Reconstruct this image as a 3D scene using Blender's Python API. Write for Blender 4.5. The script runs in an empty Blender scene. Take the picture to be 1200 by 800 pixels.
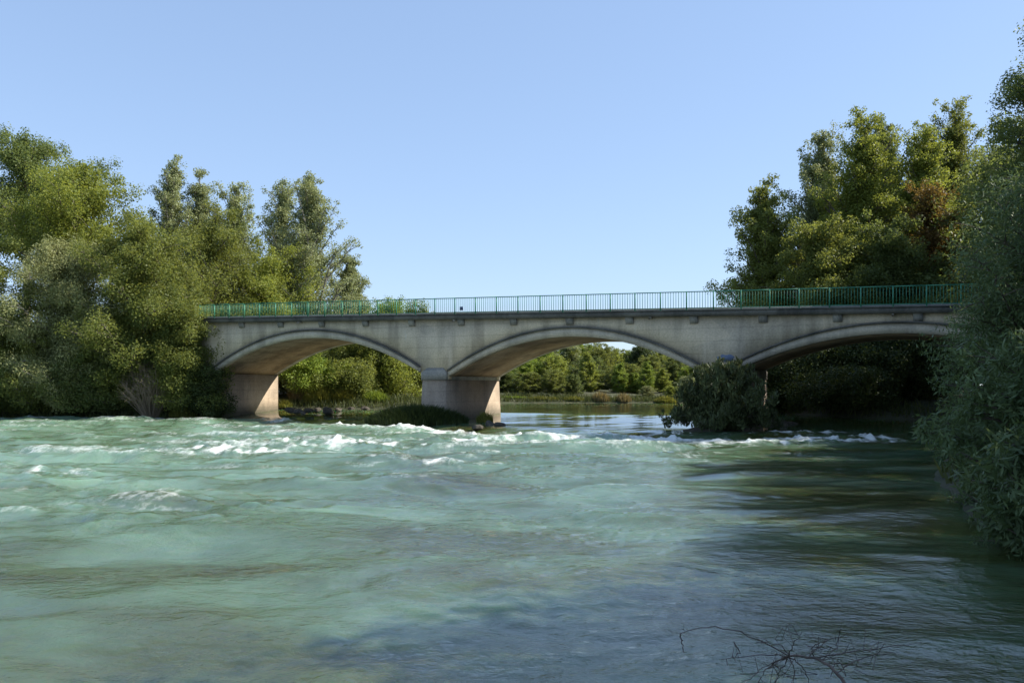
import bpy, math, random
import numpy as np
from math import radians as R, sin, cos, pi

# ------------------------------------------------------------------ camera, sky, sun, exposure
SC = bpy.context.scene
COL = SC.collection
EYE = 2.6
cd = bpy.data.cameras.new('camera'); cam = bpy.data.objects.new('camera', cd); COL.objects.link(cam)
cam.location = (0, 0, EYE); cam.rotation_euler = (R(90), 0, 0)
cd.sensor_width = 36; cd.lens = 30.0; cd.shift_y = 52/1200
cd.clip_start = 0.1; cd.clip_end = 6000
SC.camera = cam

SUN_EL, SUN_AZ = 42.0, 88.0          # azimuth clockwise from +Y (upstream), towards +X (right)
world = bpy.data.worlds.new('World'); SC.world = world; world.use_nodes = True
wn = world.node_tree.nodes; wl = world.node_tree.links
for n in list(wn): wn.remove(n)
sky = wn.new('ShaderNodeTexSky'); sky.sky_type = 'NISHITA'; sky.sun_disc = False
sky.sun_elevation = R(SUN_EL); sky.sun_rotation = R(SUN_AZ)
sky.altitude = 0; sky.air_density = 1.0; sky.dust_density = 0.35; sky.ozone_density = 2.5
bgn = wn.new('ShaderNodeBackground'); bgn.inputs['Strength'].default_value = 0.13
wo = wn.new('ShaderNodeOutputWorld')
tintn = wn.new('ShaderNodeMix'); tintn.data_type = 'RGBA'; tintn.blend_type = 'MULTIPLY'; tintn.inputs['Factor'].default_value = 1
tintn.inputs['B'].default_value = (1.37, 1.59, 1.95, 1)
gam = wn.new('ShaderNodeGamma'); gam.inputs['Gamma'].default_value = 0.5   # flatter, hazier late-summer sky
wl.new(sky.outputs[0], gam.inputs['Color'])
wl.new(gam.outputs[0], tintn.inputs['A']); wl.new(tintn.outputs['Result'], bgn.inputs['Color']); wl.new(bgn.outputs[0], wo.inputs['Surface'])
sl = bpy.data.lights.new('sun', 'SUN'); so = bpy.data.objects.new('sun', sl); COL.objects.link(so)
sl.energy = 5.0; sl.angle = R(0.53); sl.color = (1.0, 0.94, 0.83)
so.rotation_euler = (R(90 - SUN_EL), 0, R(180 - SUN_AZ)); so.location = (60, 40, 60)
SC.view_settings.view_transform = 'Standard'; SC.view_settings.look = 'None'
SC.view_settings.exposure = 0.84; SC.view_settings.gamma = 1.0
SC.cycles.use_denoising = True
SC.cycles.max_bounces = 6; SC.cycles.diffuse_bounces = 4; SC.cycles.glossy_bounces = 3
SC.cycles.transmission_bounces = 3; SC.cycles.sample_clamp_indirect = 4.0

# ------------------------------------------------------------------ helpers
def tag(o, label=None, cat=None, group=None, kind=None):
    if label: o['label'] = label
    if cat: o['category'] = cat
    if group: o['group'] = group
    if kind: o['kind'] = kind
    return o

def empty(name, loc=(0, 0, 0), rz=0.0):
    o = bpy.data.objects.new(name, None); COL.objects.link(o)
    o.location = loc; o.rotation_euler = (0, 0, rz); o.empty_display_size = 0.5
    return o

def mesh_np(name, V, F, smooth=False):
    """V (n,3), F (m,k) of equal-sized faces, or a list of such arrays"""
    V = np.asarray(V, np.float32)
    Fs = F if isinstance(F, list) else [F]
    Fs = [np.asarray(f, np.int32) for f in Fs if len(f)]
    me = bpy.data.meshes.new(name)
    me.vertices.add(len(V)); me.vertices.foreach_set('co', V.ravel())
    nl = sum(f.size for f in Fs); npol = sum(len(f) for f in Fs)
    me.loops.add(nl); me.polygons.add(npol)
    me.loops.foreach_set('vertex_index', np.concatenate([f.ravel() for f in Fs]))
    tot = np.concatenate([np.full(len(f), f.shape[1], np.int32) for f in Fs])
    st = np.concatenate([[0], np.cumsum(tot)[:-1]]).astype(np.int32)
    me.polygons.foreach_set('loop_start', st)
    if smooth: me.polygons.foreach_set('use_smooth', np.ones(npol, bool))
    me.update(calc_edges=True)
    return me

def fattr(me, name, vals):
    a = me.attributes.new(name, 'FLOAT', 'POINT'); a.data.foreach_set('value', np.asarray(vals, np.float32))

def link(name, me, mat, parent=None, loc=None):
    o = bpy.data.objects.new(name, me); COL.objects.link(o)
    if mat and not me.materials: me.materials.append(mat)
    if parent: o.parent = parent
    if loc is not None: o.location = loc
    return o

class MB:
    """collects boxes, prisms and tubes into ONE mesh"""
    def __init__(s): s.v = []; s.f = {}; s.n = 0
    def add(s, V, F):
        for f in F: s.f.setdefault(len(f), []).append([i + s.n for i in f])
        s.v.extend([tuple(p) for p in V]); s.n += len(V)
    def box(s, x0, x1, y0, y1, z0, z1, top=None):
        t = top or (x0, x1, y0, y1)
        V = [(x0,y0,z0),(x1,y0,z0),(x1,y1,z0),(x0,y1,z0),(t[0],t[2],z1),(t[1],t[2],z1),(t[1],t[3],z1),(t[0],t[3],z1)]
        s.add(V, [(0,3,2,1),(4,5,6,7),(0,1,5,4),(1,2,6,5),(2,3,7,6),(3,0,4,7)])
    def strip(s, A, zl, zh, w0, w1):
        """solid following sample positions A, with a lower and an upper height per sample"""
        n = len(A); V = []
        for a, l, h in zip(A, zl, zh): V += [(a,w0,l),(a,w1,l),(a,w1,h),(a,w0,h)]
        F = [(0,1,2,3), tuple(4*(n-1)+k for k in (3,2,1,0))]
        for i in range(n-1):
            b = 4*i; c = b+4
            F += [(b,b+3,c+3,c),(b+1,c+1,c+2,b+2),(b,c,c+1,b+1),(b+3,b+2,c+2,c+3)]
        s.add(V, F)
    def tube(s, P, r, k=6):
        P = np.asarray(P, float); r = np.broadcast_to(r, (len(P),))
        V, F = tube_np(P, r, k); s.add(V, [tuple(f) for f in F])
    def build(s, name, mat, parent=None, smooth=False):
        me = mesh_np(name, s.v, [np.array(f) for f in s.f.values()], smooth)
        return link(name, me, mat, parent)

def tube_np(P, r, k=6):
    n = len(P)
    T = np.gradient(P, axis=0); T /= np.linalg.norm(T, axis=1)[:, None] + 1e-9
    ref = np.where(np.abs(T[:, 2:3]) > .9, np.array([[1., 0, 0]]), np.array([[0, 0, 1.]]))
    U = np.cross(T, ref); U /= np.linalg.norm(U, axis=1)[:, None] + 1e-9
    W = np.cross(T, U)
    an = np.arange(k) * 2*pi/k
    V = P[:, None] + r[:, None, None]*(U[:, None]*np.cos(an)[None, :, None] + W[:, None]*np.sin(an)[None, :, None])
    i = np.arange(n-1)[:, None]*k; j = np.arange(k)[None]; j2 = (j+1) % k
    F = np.stack([i+j, i+j2, i+k+j2, i+k+j], -1).reshape(-1, 4)
    return V.reshape(-1, 3), F

# value noise in numpy ------------------------------------------------------------
_rng = np.random.default_rng(7); _LAT = _rng.random((256, 256)).astype(np.float64)
def vnoise(x, y):
    xi = np.floor(x).astype(int); yi = np.floor(y).astype(int)
    fx = x-xi; fy = y-yi
    fx = fx*fx*fx*(fx*(fx*6-15)+10); fy = fy*fy*fy*(fy*(fy*6-15)+10)
    g = lambda a, b: _LAT[a & 255, b & 255]
    return (g(xi,yi)*(1-fx)+g(xi+1,yi)*fx)*(1-fy) + (g(xi,yi+1)*(1-fx)+g(xi+1,yi+1)*fx)*fy - .5
def fbm(x, y, o=4, lac=2.03, gain=.5):
    s = 0; a = 1.0; c, d = cos(.6), sin(.6)
    for k in range(o):
        s = s + a*vnoise(x + 17.3*k, y - 9.1*k); a *= gain
        x, y = (c*x - d*y)*lac, (d*x + c*y)*lac
    return s
def sstep(a, b, x):
    t = np.clip((x-a)/(b-a), 0, 1); return t*t*(3-2*t)

# ------------------------------------------------------------------ materials
def newmat(name):
    m = bpy.data.materials.new(name); m.use_nodes = True
    nt = m.node_tree
    for n in list(nt.nodes): nt.nodes.remove(n)
    out = nt.nodes.new('ShaderNodeOutputMaterial')
    return m, nt, out
def N(nt, typ, **kw):
    n = nt.nodes.new(typ)
    for k, v in kw.items():
        if hasattr(n, k) and k not in n.inputs: setattr(n, k, v)
        else: n.inputs[k].default_value = v
    return n
def ramp(nt, fac, stops):
    r = nt.nodes.new('ShaderNodeValToRGB'); e = r.color_ramp.elements
    while len(e) < len(stops): e.new(.5)
    for k, (p, c) in enumerate(stops):
        e[k].position = p; e[k].color = (*c, 1) if len(c) == 3 else c
    nt.links.new(fac, r.inputs[0]); return r
def mix(nt, fac, a, b, typ='MIX'):
    m = nt.nodes.new('ShaderNodeMix'); m.data_type = 'RGBA'; m.blend_type = typ
    for sock, v in ((m.inputs['Factor'], fac), (m.inputs['A'], a), (m.inputs['B'], b)):
        if hasattr(v, 'links'): nt.links.new(v, sock)
        elif isinstance(v, (int, float)): sock.default_value = v
        else: sock.default_value = (*v, 1)
    return m.outputs['Result']
def noise_tex(nt, scale, detail=4, rough=.55, vec=None, scl=None):
    t = N(nt, 'ShaderNodeTexNoise'); t.inputs['Scale'].default_value = scale
    t.inputs['Detail'].default_value = detail; t.inputs['Roughness'].default_value = rough
    if vec is None:
        vec = nt.nodes.new('ShaderNodeTexCoord').outputs['Object']
    if scl:
        mp = nt.nodes.new('ShaderNodeMapping'); mp.inputs['Scale'].default_value = scl
        nt.links.new(vec, mp.inputs[0]); vec = mp.outputs[0]
    nt.links.new(vec, t.inputs['Vector']); return t.outputs['Fac']

def leaf_mat(name, dark, light, trans=.5, gloss=.5):
    m, nt, out = newmat(name)
    at = N(nt, 'ShaderNodeAttribute', attribute_name='tint')
    oi = nt.nodes.new('ShaderNodeObjectInfo')
    mid = tuple((a+b)/2 for a, b in zip(dark, light))
    c = ramp(nt, at.outputs['Fac'], [(0, dark), (.55, mid), (1, light)]).outputs[0]
    hs = nt.nodes.new('ShaderNodeHueSaturation')
    mr = N(nt, 'ShaderNodeMapRange'); nt.links.new(oi.outputs['Random'], mr.inputs[0])
    mr.inputs['To Min'].default_value = .85; mr.inputs['To Max'].default_value = 1.15
    nt.links.new(mr.outputs[0], hs.inputs['Value']); nt.links.new(c, hs.inputs['Color'])
    p = N(nt, 'ShaderNodeBsdfPrincipled'); p.inputs['Roughness'].default_value = gloss
    p.inputs['Specular IOR Level'].default_value = .22
    nt.links.new(hs.outputs[0], p.inputs['Base Color'])
    t = N(nt, 'ShaderNodeBsdfTranslucent')
    tc = mix(nt, .5, hs.outputs[0], (light[0]*1.35, light[1]*1.25, light[2]*.6))
    nt.links.new(tc, t.inputs['Color'])
    ms = N(nt, 'ShaderNodeMixShader'); ms.inputs[0].default_value = trans
    nt.links.new(p.outputs[0], ms.inputs[1]); nt.links.new(t.outputs[0], ms.inputs[2])
    nt.links.new(ms.outputs[0], out.inputs[0]); return m

def plain_mat(name, cols, scale=3.0, rough=.85, bump=.3, scl=None, detail=6):
    m, nt, out = newmat(name)
    f = noise_tex(nt, scale, detail, .6, None, scl)
    n = len(cols)
    c = ramp(nt, f, [(.25 + .5*i/(n-1), col) for i, col in enumerate(cols)]).outputs[0]
    p = N(nt, 'ShaderNodeBsdfPrincipled'); p.inputs['Roughness'].default_value = rough
    nt.links.new(c, p.inputs['Base Color'])
    f2 = noise_tex(nt, scale*6, 5, .6, None, scl)
    b = N(nt, 'ShaderNodeBump'); b.inputs['Strength'].default_value = bump; b.inputs['Distance'].default_value = .05
    nt.links.new(f2, b.inputs['Height']); nt.links.new(b.outputs[0], p.inputs['Normal'])
    nt.links.new(p.outputs[0], out.inputs[0]); return m

def concrete_mat(name, base, dark, warm, streak=.6, wet=True):
    m, nt, out = newmat(name)
    tc = nt.nodes.new('ShaderNodeTexCoord'); ob = tc.outputs['Object']
    big = noise_tex(nt, .45, 5, .6, ob)
    c = ramp(nt, big, [(.3, dark), (.5, base), (.72, warm)]).outputs[0]
    st = noise_tex(nt, 1.0, 6, .62, ob, (.8, .8, .11))                # run-off streaks
    sm = ramp(nt, st, [(.46, (0,0,0)), (.62, (1,1,1))]).outputs[0]
    k = N(nt, 'ShaderNodeMath', operation='MULTIPLY'); k.inputs[1].default_value = streak
    nt.links.new(sm, k.inputs[0])
    c = mix(nt, k.outputs[0], c, tuple(.42*v for v in dark))
    lt = noise_tex(nt, 1.3, 6, .7, ob, (1.2, 1.2, .3))
    lm = ramp(nt, lt, [(.60, (0,0,0)), (.74, (.5,.5,.5))]).outputs[0]
    c = mix(nt, lm, c, tuple(min(.6, 1.5*v) for v in base))
    brd = nt.nodes.new('ShaderNodeTexWave'); brd.wave_type = 'BANDS'; brd.bands_direction = 'Z'; brd.inputs['Scale'].default_value = .42
    brd.inputs['Distortion'].default_value = .5; brd.inputs['Detail'].default_value = 3; nt.links.new(ob, brd.inputs['Vector'])
    bm_ = ramp(nt, brd.outputs['Fac'], [(0, (.74,.74,.74)), (.05, (1,1,1))]).outputs[0]          # formwork joints
    c = mix(nt, .5, c, bm_, 'MULTIPLY')
    pt = nt.nodes.new('ShaderNodeTexVoronoi'); pt.inputs['Scale'].default_value = .33; pt.inputs['Randomness'].default_value = 1
    mpv = nt.nodes.new('ShaderNodeMapping'); mpv.inputs['Scale'].default_value = (1, 1, 1.6); nt.links.new(ob, mpv.inputs[0]); nt.links.new(mpv.outputs[0], pt.inputs['Vector'])
    sv = nt.nodes.new('ShaderNodeSeparateColor'); nt.links.new(pt.outputs['Color'], sv.inputs[0])
    pm = ramp(nt, sv.outputs[0], [(0, (.86,.87,.88)), (.5, (1,1,1)), (1, (1.1,1.08,1.04))]).outputs[0]
    c = mix(nt, .8, c, pm, 'MULTIPLY')
    fine = noise_tex(nt, 9, 6, .7, ob)
    fm = ramp(nt, fine, [(.3, (.72,.72,.72)), (.7, (1.12,1.12,1.12))]).outputs[0]
    c = mix(nt, 1.0, c, fm, 'MULTIPLY')
    if wet:                                                           # algae and damp near the waterline
        sx = nt.nodes.new('ShaderNodeSeparateXYZ'); nt.links.new(ob, sx.inputs[0])
        ad = N(nt, 'ShaderNodeMath', operation='ADD'); nt.links.new(sx.outputs['Z'], ad.inputs[0])
        ns = N(nt, 'ShaderNodeMath', operation='MULTIPLY'); ns.inputs[1].default_value = 1.2
        nt.links.new(st, ns.inputs[0]); nt.links.new(ns.outputs[0], ad.inputs[1])
        dm = N(nt, 'ShaderNodeMapRange'); nt.links.new(ad.outputs[0], dm.inputs[0])
        dm.inputs['From Min'].default_value = 1.0; dm.inputs['From Max'].default_value = 1.9
        dm.inputs['To Min'].default_value = .75; dm.inputs['To Max'].default_value = 0
        c = mix(nt, dm.outputs[0], c, (.05, .052, .035))
    p = N(nt, 'ShaderNodeBsdfPrincipled'); p.inputs['Roughness'].default_value = .9
    p.inputs['Specular IOR Level'].default_value = .25
    nt.links.new(c, p.inputs['Base Color'])
    b = N(nt, 'ShaderNodeBump'); b.inputs['Strength'].default_value = .35; b.inputs['Distance'].default_value = .03
    nt.links.new(fine, b.inputs['Height']); nt.links.new(b.outputs[0], p.inputs['Normal'])
    nt.links.new(p.outputs[0], out.inputs[0]); return m

def paint_mat(name, col, rough=.5):
    m, nt, out = newmat(name)
    f = noise_tex(nt, 5, 4)
    c = ramp(nt, f, [(.3, tuple(.75*v for v in col)), (.7, col)]).outputs[0]
    p = N(nt, 'ShaderNodeBsdfPrincipled'); p.inputs['Roughness'].default_value = rough
    nt.links.new(c, p.inputs['Base Color']); nt.links.new(p.outputs[0], out.inputs[0]); return m

M = {}
M['bark'] = plain_mat('bark', [(.05,.04,.03), (.11,.09,.07), (.17,.15,.12)], 4, .95, .6, (1,1,.3))
M['pale_bark'] = plain_mat('pale_bark', [(.10,.09,.075), (.20,.185,.155), (.28,.26,.22)], 4, .95, .5, (1,1,.3))
M['olive'] = leaf_mat('olive_leaf', (0.1027, 0.1386, 0.037), (0.2456, 0.2693, 0.07))
M['yellow'] = leaf_mat('yellow_green_leaf', (0.119, 0.1645, 0.0339), (0.2974, 0.328, 0.0706))
M['deep'] = leaf_mat('deep_green_leaf', (0.0699, 0.1067, 0.0357), (0.1885, 0.2281, 0.0731))
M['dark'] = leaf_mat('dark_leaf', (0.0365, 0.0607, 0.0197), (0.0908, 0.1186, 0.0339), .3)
M['poplar'] = leaf_mat('poplar_leaf', (0.1482, 0.1858, 0.0795), (0.3468, 0.3778, 0.1957), .34)
M['willow'] = leaf_mat('willow_leaf', (0.1612, 0.1844, 0.0734), (0.3326, 0.3431, 0.1512), .25)
M['near_willow'] = leaf_mat('near_willow_leaf', (0.0519, 0.0894, 0.0347), (0.1671, 0.2245, 0.1034), .28, .55)
M['shoot'] = leaf_mat('shoot_leaf', (.020,.032,.012), (.13,.155,.065), .15, .5)  # bright end of the leaf tint paints in the warm highlights
M['brown'] = leaf_mat('browning_leaf', (.10,.070,.022), (.20,.135,.042))
M['fresh'] = leaf_mat('fresh_leaf', (0.1205, 0.1972, 0.0329), (0.2912, 0.3567, 0.0612), .42)
M['reed'] = leaf_mat('reed_leaf', (.040,.058,.018), (.105,.120,.040), .3)
M['mound'] = leaf_mat('mound_grass', (.018,.030,.010), (.055,.078,.022), .2)
M['weed'] = leaf_mat('weed_leaf', (.090,.110,.022), (.24,.23,.05), .4)
M['tan'] = leaf_mat('dry_reed_leaf', (.16,.125,.055), (.30,.24,.12), .3)
M['dry'] = plain_mat('dry_twig', [(.13,.095,.06), (.24,.19,.13), (.33,.27,.20)], 8, .9, .3)
M['twig'] = plain_mat('dead_twig', [(.05,.035,.028), (.10,.075,.06), (.19,.15,.12)], 8, .85, .4)
M['rock'] = plain_mat('rock', [(.025,.022,.016), (.065,.055,.04), (.13,.105,.075)], 2.5, .8, .8)
M['wall'] = concrete_mat('weathered_concrete', (.58,.49,.36), (.48,.405,.30), (.63,.535,.40), .5)
M['ring'] = concrete_mat('ring_concrete', (.52,.455,.36), (.41,.365,.30), (.58,.51,.41), .4, False)
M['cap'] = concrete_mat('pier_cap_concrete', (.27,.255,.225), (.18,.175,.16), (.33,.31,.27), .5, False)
M['soffit'] = concrete_mat('soffit_concrete', (.37,.255,.155), (.24,.16,.10), (.45,.33,.22), .45, False)  # warm bounce light under the arches is mixed into this brown
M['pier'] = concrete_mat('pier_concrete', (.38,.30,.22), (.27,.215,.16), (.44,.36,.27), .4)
M['coping'] = concrete_mat('stained_coping', (.125,.12,.105), (.07,.07,.064), (.17,.16,.14), .5, False)
M['rail'] = paint_mat('green_rail_paint', (.045,.235,.14), .45)
M['plate'] = paint_mat('blue_plate_paint', (.03,.06,.12), .4)
M['graffiti'] = paint_mat('blue_spray_paint', (.15,.19,.27), .6)
M['asphalt'] = plain_mat('asphalt', [(.035,.035,.035), (.055,.055,.054), (.075,.073,.07)], 6, .95, .4)
M['kerb'] = plain_mat('kerb_stone', [(.2,.19,.17), (.3,.29,.26)], 4, .9, .4)

# ------------------------------------------------------------------ bridge frame of reference
S = 19.89; W = 7.4
B0 = np.array([-22.98, 68.0]); BA = math.atan2(-9.11, 17.68)
BD = np.array([cos(BA), sin(BA)]); BP = np.array([-sin(BA), cos(BA)])
def to_bridge(x, y):
    dx = x-B0[0]; dy = y-B0[1]
    return dx*BD[0]+dy*BD[1], dx*BP[0]+dy*BP[1]
def bw(a, w): return B0 + a*BD + w*BP
U = .068
def deckz(a): return 7.97 - .476*np.asarray(a)/S
def PX(px, Y): return (px-600)/1000*Y
def PZ(py, Y): return EYE + (452-py)/1000*Y

# ------------------------------------------------------------------ river outline and ground
RIV = np.array([(4.5,2.6),(6.6,9),(9,16),(12,24),(16,31),(20,37),(26,40.5),(26,50),(22,55),(20,62),(22,75),(25,88),(60,93),(220,96),
  (220,114),(60,107),(20,103.5),(0,102),(-4.5,98),(-6.5,86),(-8,77),(-14,75),(-19.0,76),(-22.5,75),(-24.5,67.2),(-30,67.8),(-42,68.6),
  (-62,66),(-85,48),(-92,0),(-85,-60),(-12,-60),(-7,-20),(-3.5,-2),(0,3.2)], float)
def sdist(x, y):
    """signed distance to the river outline: negative over water"""
    x = np.asarray(x, float); y = np.asarray(y, float)
    d = np.full(x.shape, 1e9); ins = np.zeros(x.shape, bool)
    n = len(RIV)
    for i in range(n):
        ax, ay = RIV[i]; bx, by = RIV[(i+1) % n]
        ex, ey = bx-ax, by-ay
        t = np.clip(((x-ax)*ex+(y-ay)*ey)/(ex*ex+ey*ey), 0, 1)
        d = np.minimum(d, np.hypot(x-ax-t*ex, y-ay-t*ey))
        c = ((ay > y) != (by > y)) & (x < (bx-ax)*(y-ay)/(by-ay+1e-12)+ax)
        ins ^= c
    return np.where(ins, -d, d)
def ground_z(x, y):
    x = np.asarray(x, float); y = np.asarray(y, float)
    d = sdist(x, y); a, w = to_bridge(x, y)
    lvl = .55*sstep(-2, 8, w)
    nz = fbm(x*.18, y*.18, 4)
    z = np.where(d > 0, lvl + .06 + 1.25*(1-np.exp(-np.maximum(d, 0)/3.2)) + .5*nz*np.clip(d/3, 0, 1),
                 lvl + .06 - np.minimum(-d*.45, 1.6))
    end = np.maximum(-5.0 - a, a - 62.5)               # road embankments beyond both ends
    sid = np.maximum(np.abs(w - W/2) - 3.9, 0)
    e = deckz(np.clip(a, -40, 90)) - .12 - sid*5.0 - np.maximum(-end, 0)*3
    e = e - 12*sstep(60, 110, end)
    return np.maximum(z, np.where(end > -2, e, -99))

def gaxis(lo, hi, st, ext):
    c = np.arange(lo, hi+st, st); k = [st]; g = []
    p = 0
    while p < ext:
        k.append(k[-1]*1.3); p += k[-1]; g.append(p)
    g = np.array(g); return np.concatenate([lo - g[::-1], c, c[-1] + g])
gx = gaxis(-95, 100, .9, 2500); gy = gaxis(-30, 125, .9, 2500)
GX, GY = np.meshgrid(gx, gy); GZ = ground_z(GX, GY)
def grid_faces(nr, nc):
    i = np.arange(nr-1)[:, None]*nc + np.arange(nc-1)[None]
    return np.stack([i, i+1, i+nc+1, i+nc], -1).reshape(-1, 4)
gm, nt, out = newmat('bank_soil')
f1 = noise_tex(nt, .35, 6, .6); f2 = noise_tex(nt, 5, 6, .7)
c1 = ramp(nt, f1, [(.3, (.030,.036,.014)), (.5, (.050,.056,.022)), (.62, (.060,.054,.030)), (.75, (.080,.070,.045))]).outputs[0]
c2 = ramp(nt, f2, [(.3, (.6,.6,.6)), (.7, (1.2,1.2,1.2))]).outputs[0]
p = N(nt, 'ShaderNodeBsdfPrincipled'); p.inputs['Roughness'].default_value = .95
nt.links.new(mix(nt, 1, c1, c2, 'MULTIPLY'), p.inputs['Base Color'])
b = N(nt, 'ShaderNodeBump'); b.inputs['Strength'].default_value = .6; b.inputs['Distance'].default_value = .1
nt.links.new(f2, b.inputs['Height']); nt.links.new(b.outputs[0], p.inputs['Normal']); nt.links.new(p.outputs[0], out.inputs[0])
g = link('ground', mesh_np('ground', np.stack([GX, GY, GZ], -1).reshape(-1, 3), grid_faces(len(gy), len(gx)), True), gm)
tag(g, 'earth river banks and low ground under the trees', 'ground', kind='structure')

# ------------------------------------------------------------------ the river: upper pool, broad weir slope and lower reach
FOOT = np.array([(-95,66),(-42,67.5),(-24,67),(-17,64),(-11.5,57),(-6,50.5),(-1,46.5),(4,44),(9,42.2),(14,40.5),(20,38),(40,30)], float)
def foot_dist(x, y):
    """signed distance to the foot of the weir, positive upstream"""
    d = np.full(x.shape, 1e9); sg = np.ones(x.shape)
    for i in range(len(FOOT)-1):
        ax, ay = FOOT[i]; bx, by = FOOT[i+1]; ex, ey = bx-ax, by-ay
        t = np.clip(((x-ax)*ex+(y-ay)*ey)/(ex*ex+ey*ey), 0, 1)
        dd = np.hypot(x-ax-t*ex, y-ay-t*ey)
        s = np.sign(ex*(y-ay)-ey*(x-ax)); m = dd < d
        d = np.where(m, dd, d); sg = np.where(m, s, sg)
    return d*sg
CREST = 7.8
def water(x, y):
    a, w = to_bridge(x, y); fd = foot_dist(x, y)
    up = np.maximum(CREST - w, 0)                         # metres below the crest
    fr = np.where(fd <= 0, 0.0, fd/(fd+up+1e-6)); fr = np.where(w >= CREST, 1.0, fr)
    base = .55*fr**1.45
    slope_zone = np.clip(4*fr*(1-fr), 0, 1)
    dn = np.maximum(-fd, 0)                               # metres below the foot
    turb = np.exp(-dn/14)*(fd <= 0) + .25*slope_zone*(fd > 0)
    left = np.clip(sstep(6, -14, x)*sstep(7, 22, y), 0, 1)
    T = np.clip(np.maximum(turb, .75*left*(fd <= 0)), 0, 1)
    nearr = (.5+.5*sstep(-8, 3, x))*sstep(28, 11, y)
    rc = sstep(-3.5, 2.5, x-.28*y+1)*sstep(6, 10, y)*(fd <= 0)          # quieter water along the right bank, coloured darker where the trees reflect
    calm = np.where(w >= CREST, .10, 1.0)*(1-.94*sstep(.12, .42, fr)*(w < CREST))
    wx = x + 1.6*fbm(x*.22, y*.22, 3); wy = y + 1.6*fbm(x*.22+40, y*.22+11, 3)
    swell = fbm(wx*.17 + wy*.06, wy*.42 - wx*.05, 3)
    mid = fbm(wx*.75 + wy*.15, wy*1.1, 3)
    rid = (1 - np.abs(2*fbm(wx*.5+9, wy*.85+3, 3)))**3
    boil = .45 + .75*sstep(-.18, .25, fbm(x*.16+5, y*.16+8, 3))
    fine = fbm(wx*2.6, wy*3.6, 3)
    T = T*(1-.6*rc)  # lower aeration also paints the trees' dark reflection into the water colour
    h = calm*(1-.62*rc)*((.30+.22*T)*swell + (.060+.13*T)*mid*boil + (.015+.07*T)*(rid-.25) + (.010+.03*T+.030*nearr)*fine*boil + .012*nearr*fbm(x*4.7, y*5.5, 2))
    lumps = np.clip(fbm(x*2.3, y*.7, 4)+.12, 0, 1); pf = fbm(x*2.0+7, y*.75, 4)
    # -------- foam: white water along the foot, streamers and breaking crests
    edge = fd + 2.4*fbm(x*.28+3, y*.28, 4)
    pn = fbm(wx*.8+2, wy*.55, 5)
    line = np.exp(-(edge/1.5)**2)*(.68+1.3*fbm(x*.16+30, y*.16, 3)+.9*pn)
    tail = np.exp(-np.maximum(dn-.5, 0)/6.0)*(fd <= .5)*(pn+.02)*2.3
    stream = sstep(.06, .34, fbm(x*.20+wy*.05+60, y*.55-20, 4))*T*(pn+.20)*1.5
    crest = sstep(.30, .46, swell+.5*mid)*T*.8
    foam = np.maximum.reduce([line, tail, stream*left, crest*(fd <= 1)])
    for fx, fy, rx, ry, s in [(-11.0,33.5,2.8,1.7,.9),(-9.2,36.5,2.2,1.8,.8),(-6.8,38,3.2,1.5,.9),(-14,25.6,1.5,.7,.6),(-11.5,22,1.2,.5,.45),
                              (-2.4,28.5,2.4,.5,.5),(-3.0,41,3.5,1.6,.7),(2,41,4,1.6,.6),(-13.2,33.2,1.8,1.1,.7),
                              (12.5,39.3,3.5,.8,1.0),(17,42.0,2.6,.8,1.1),(15,45,2.5,.9,.9)]:
        q = ((x-fx+1.2*pn)/rx)**2 + ((y-fy+.8*fine)/ry)**2
        foam = np.maximum(foam, s*np.exp(-q)*np.clip(.5+1.3*pn+2.2*pf, 0, 1.3)); h = h + .09*s*np.exp(-q)*(.4+2*lumps)
    right_calm = sstep(8, 15, x)*sstep(40, 37, y); foam = foam*(1-.85*right_calm)
    foam = foam*sstep(9, 20, y)*np.where(w >= CREST-.6, 0, 1)
    foam = np.clip(foam*(.95+.9*pf), 0, 1)*(.6+.4*sstep(-20, -5, x))
    h = h + foam*(.05+.34*lumps*np.clip(.5+2*pf, 0, 1))*np.exp(-np.abs(edge)/1.6) + .07*foam*lumps
    trough = -.20*np.exp(-((fd-1.9)/1.3)**2)*(w < CREST)
    chop = np.where(w >= CREST, .15, (.35+.9*boil*sstep(-.1, .3, fbm(x*.3, y*.3, 3))+.8*T+.6*nearr)*(1-.55*rc*sstep(9, 14, y))*(1-.95*sstep(.1, .4, fr)))
    return base + h + trough, foam, np.clip(T*calm, 0, 1), chop

wm, nt, out = newmat('river_water')
tc = nt.nodes.new('ShaderNodeTexCoord'); ob = tc.outputs['Object']
n1 = noise_tex(nt, 2.2, 5, .6, ob, (1, 1.5, 1)); n2 = noise_tex(nt, 9, 4, .6, ob, (1, 1.4, 1))
hz = N(nt, 'ShaderNodeMath', operation='MULTIPLY_ADD'); hz.inputs[1].default_value = .25
nt.links.new(n2, hz.inputs[0]); nt.links.new(n1, hz.inputs[2])
bp = N(nt, 'ShaderNodeBump'); bp.inputs['Distance'].default_value = .12
ch = N(nt, 'ShaderNodeAttribute', attribute_name='chop'); cm_ = N(nt, 'ShaderNodeMath', operation='MULTIPLY'); cm_.inputs[1].default_value = .42
nt.links.new(ch.outputs['Fac'], cm_.inputs[0]); nt.links.new(cm_.outputs[0], bp.inputs['Strength'])
nt.links.new(hz.outputs[0], bp.inputs['Height'])
olive_reflection = noise_tex(nt, .20, 4, .55, ob, (1, 1.9, 1))  # olive patches: reflections on the wave backs painted into the body colour
tb = N(nt, 'ShaderNodeAttribute', attribute_name='aeration')
fa = N(nt, 'ShaderNodeMath', operation='MULTIPLY_ADD'); fa.inputs[1].default_value = .55
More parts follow.
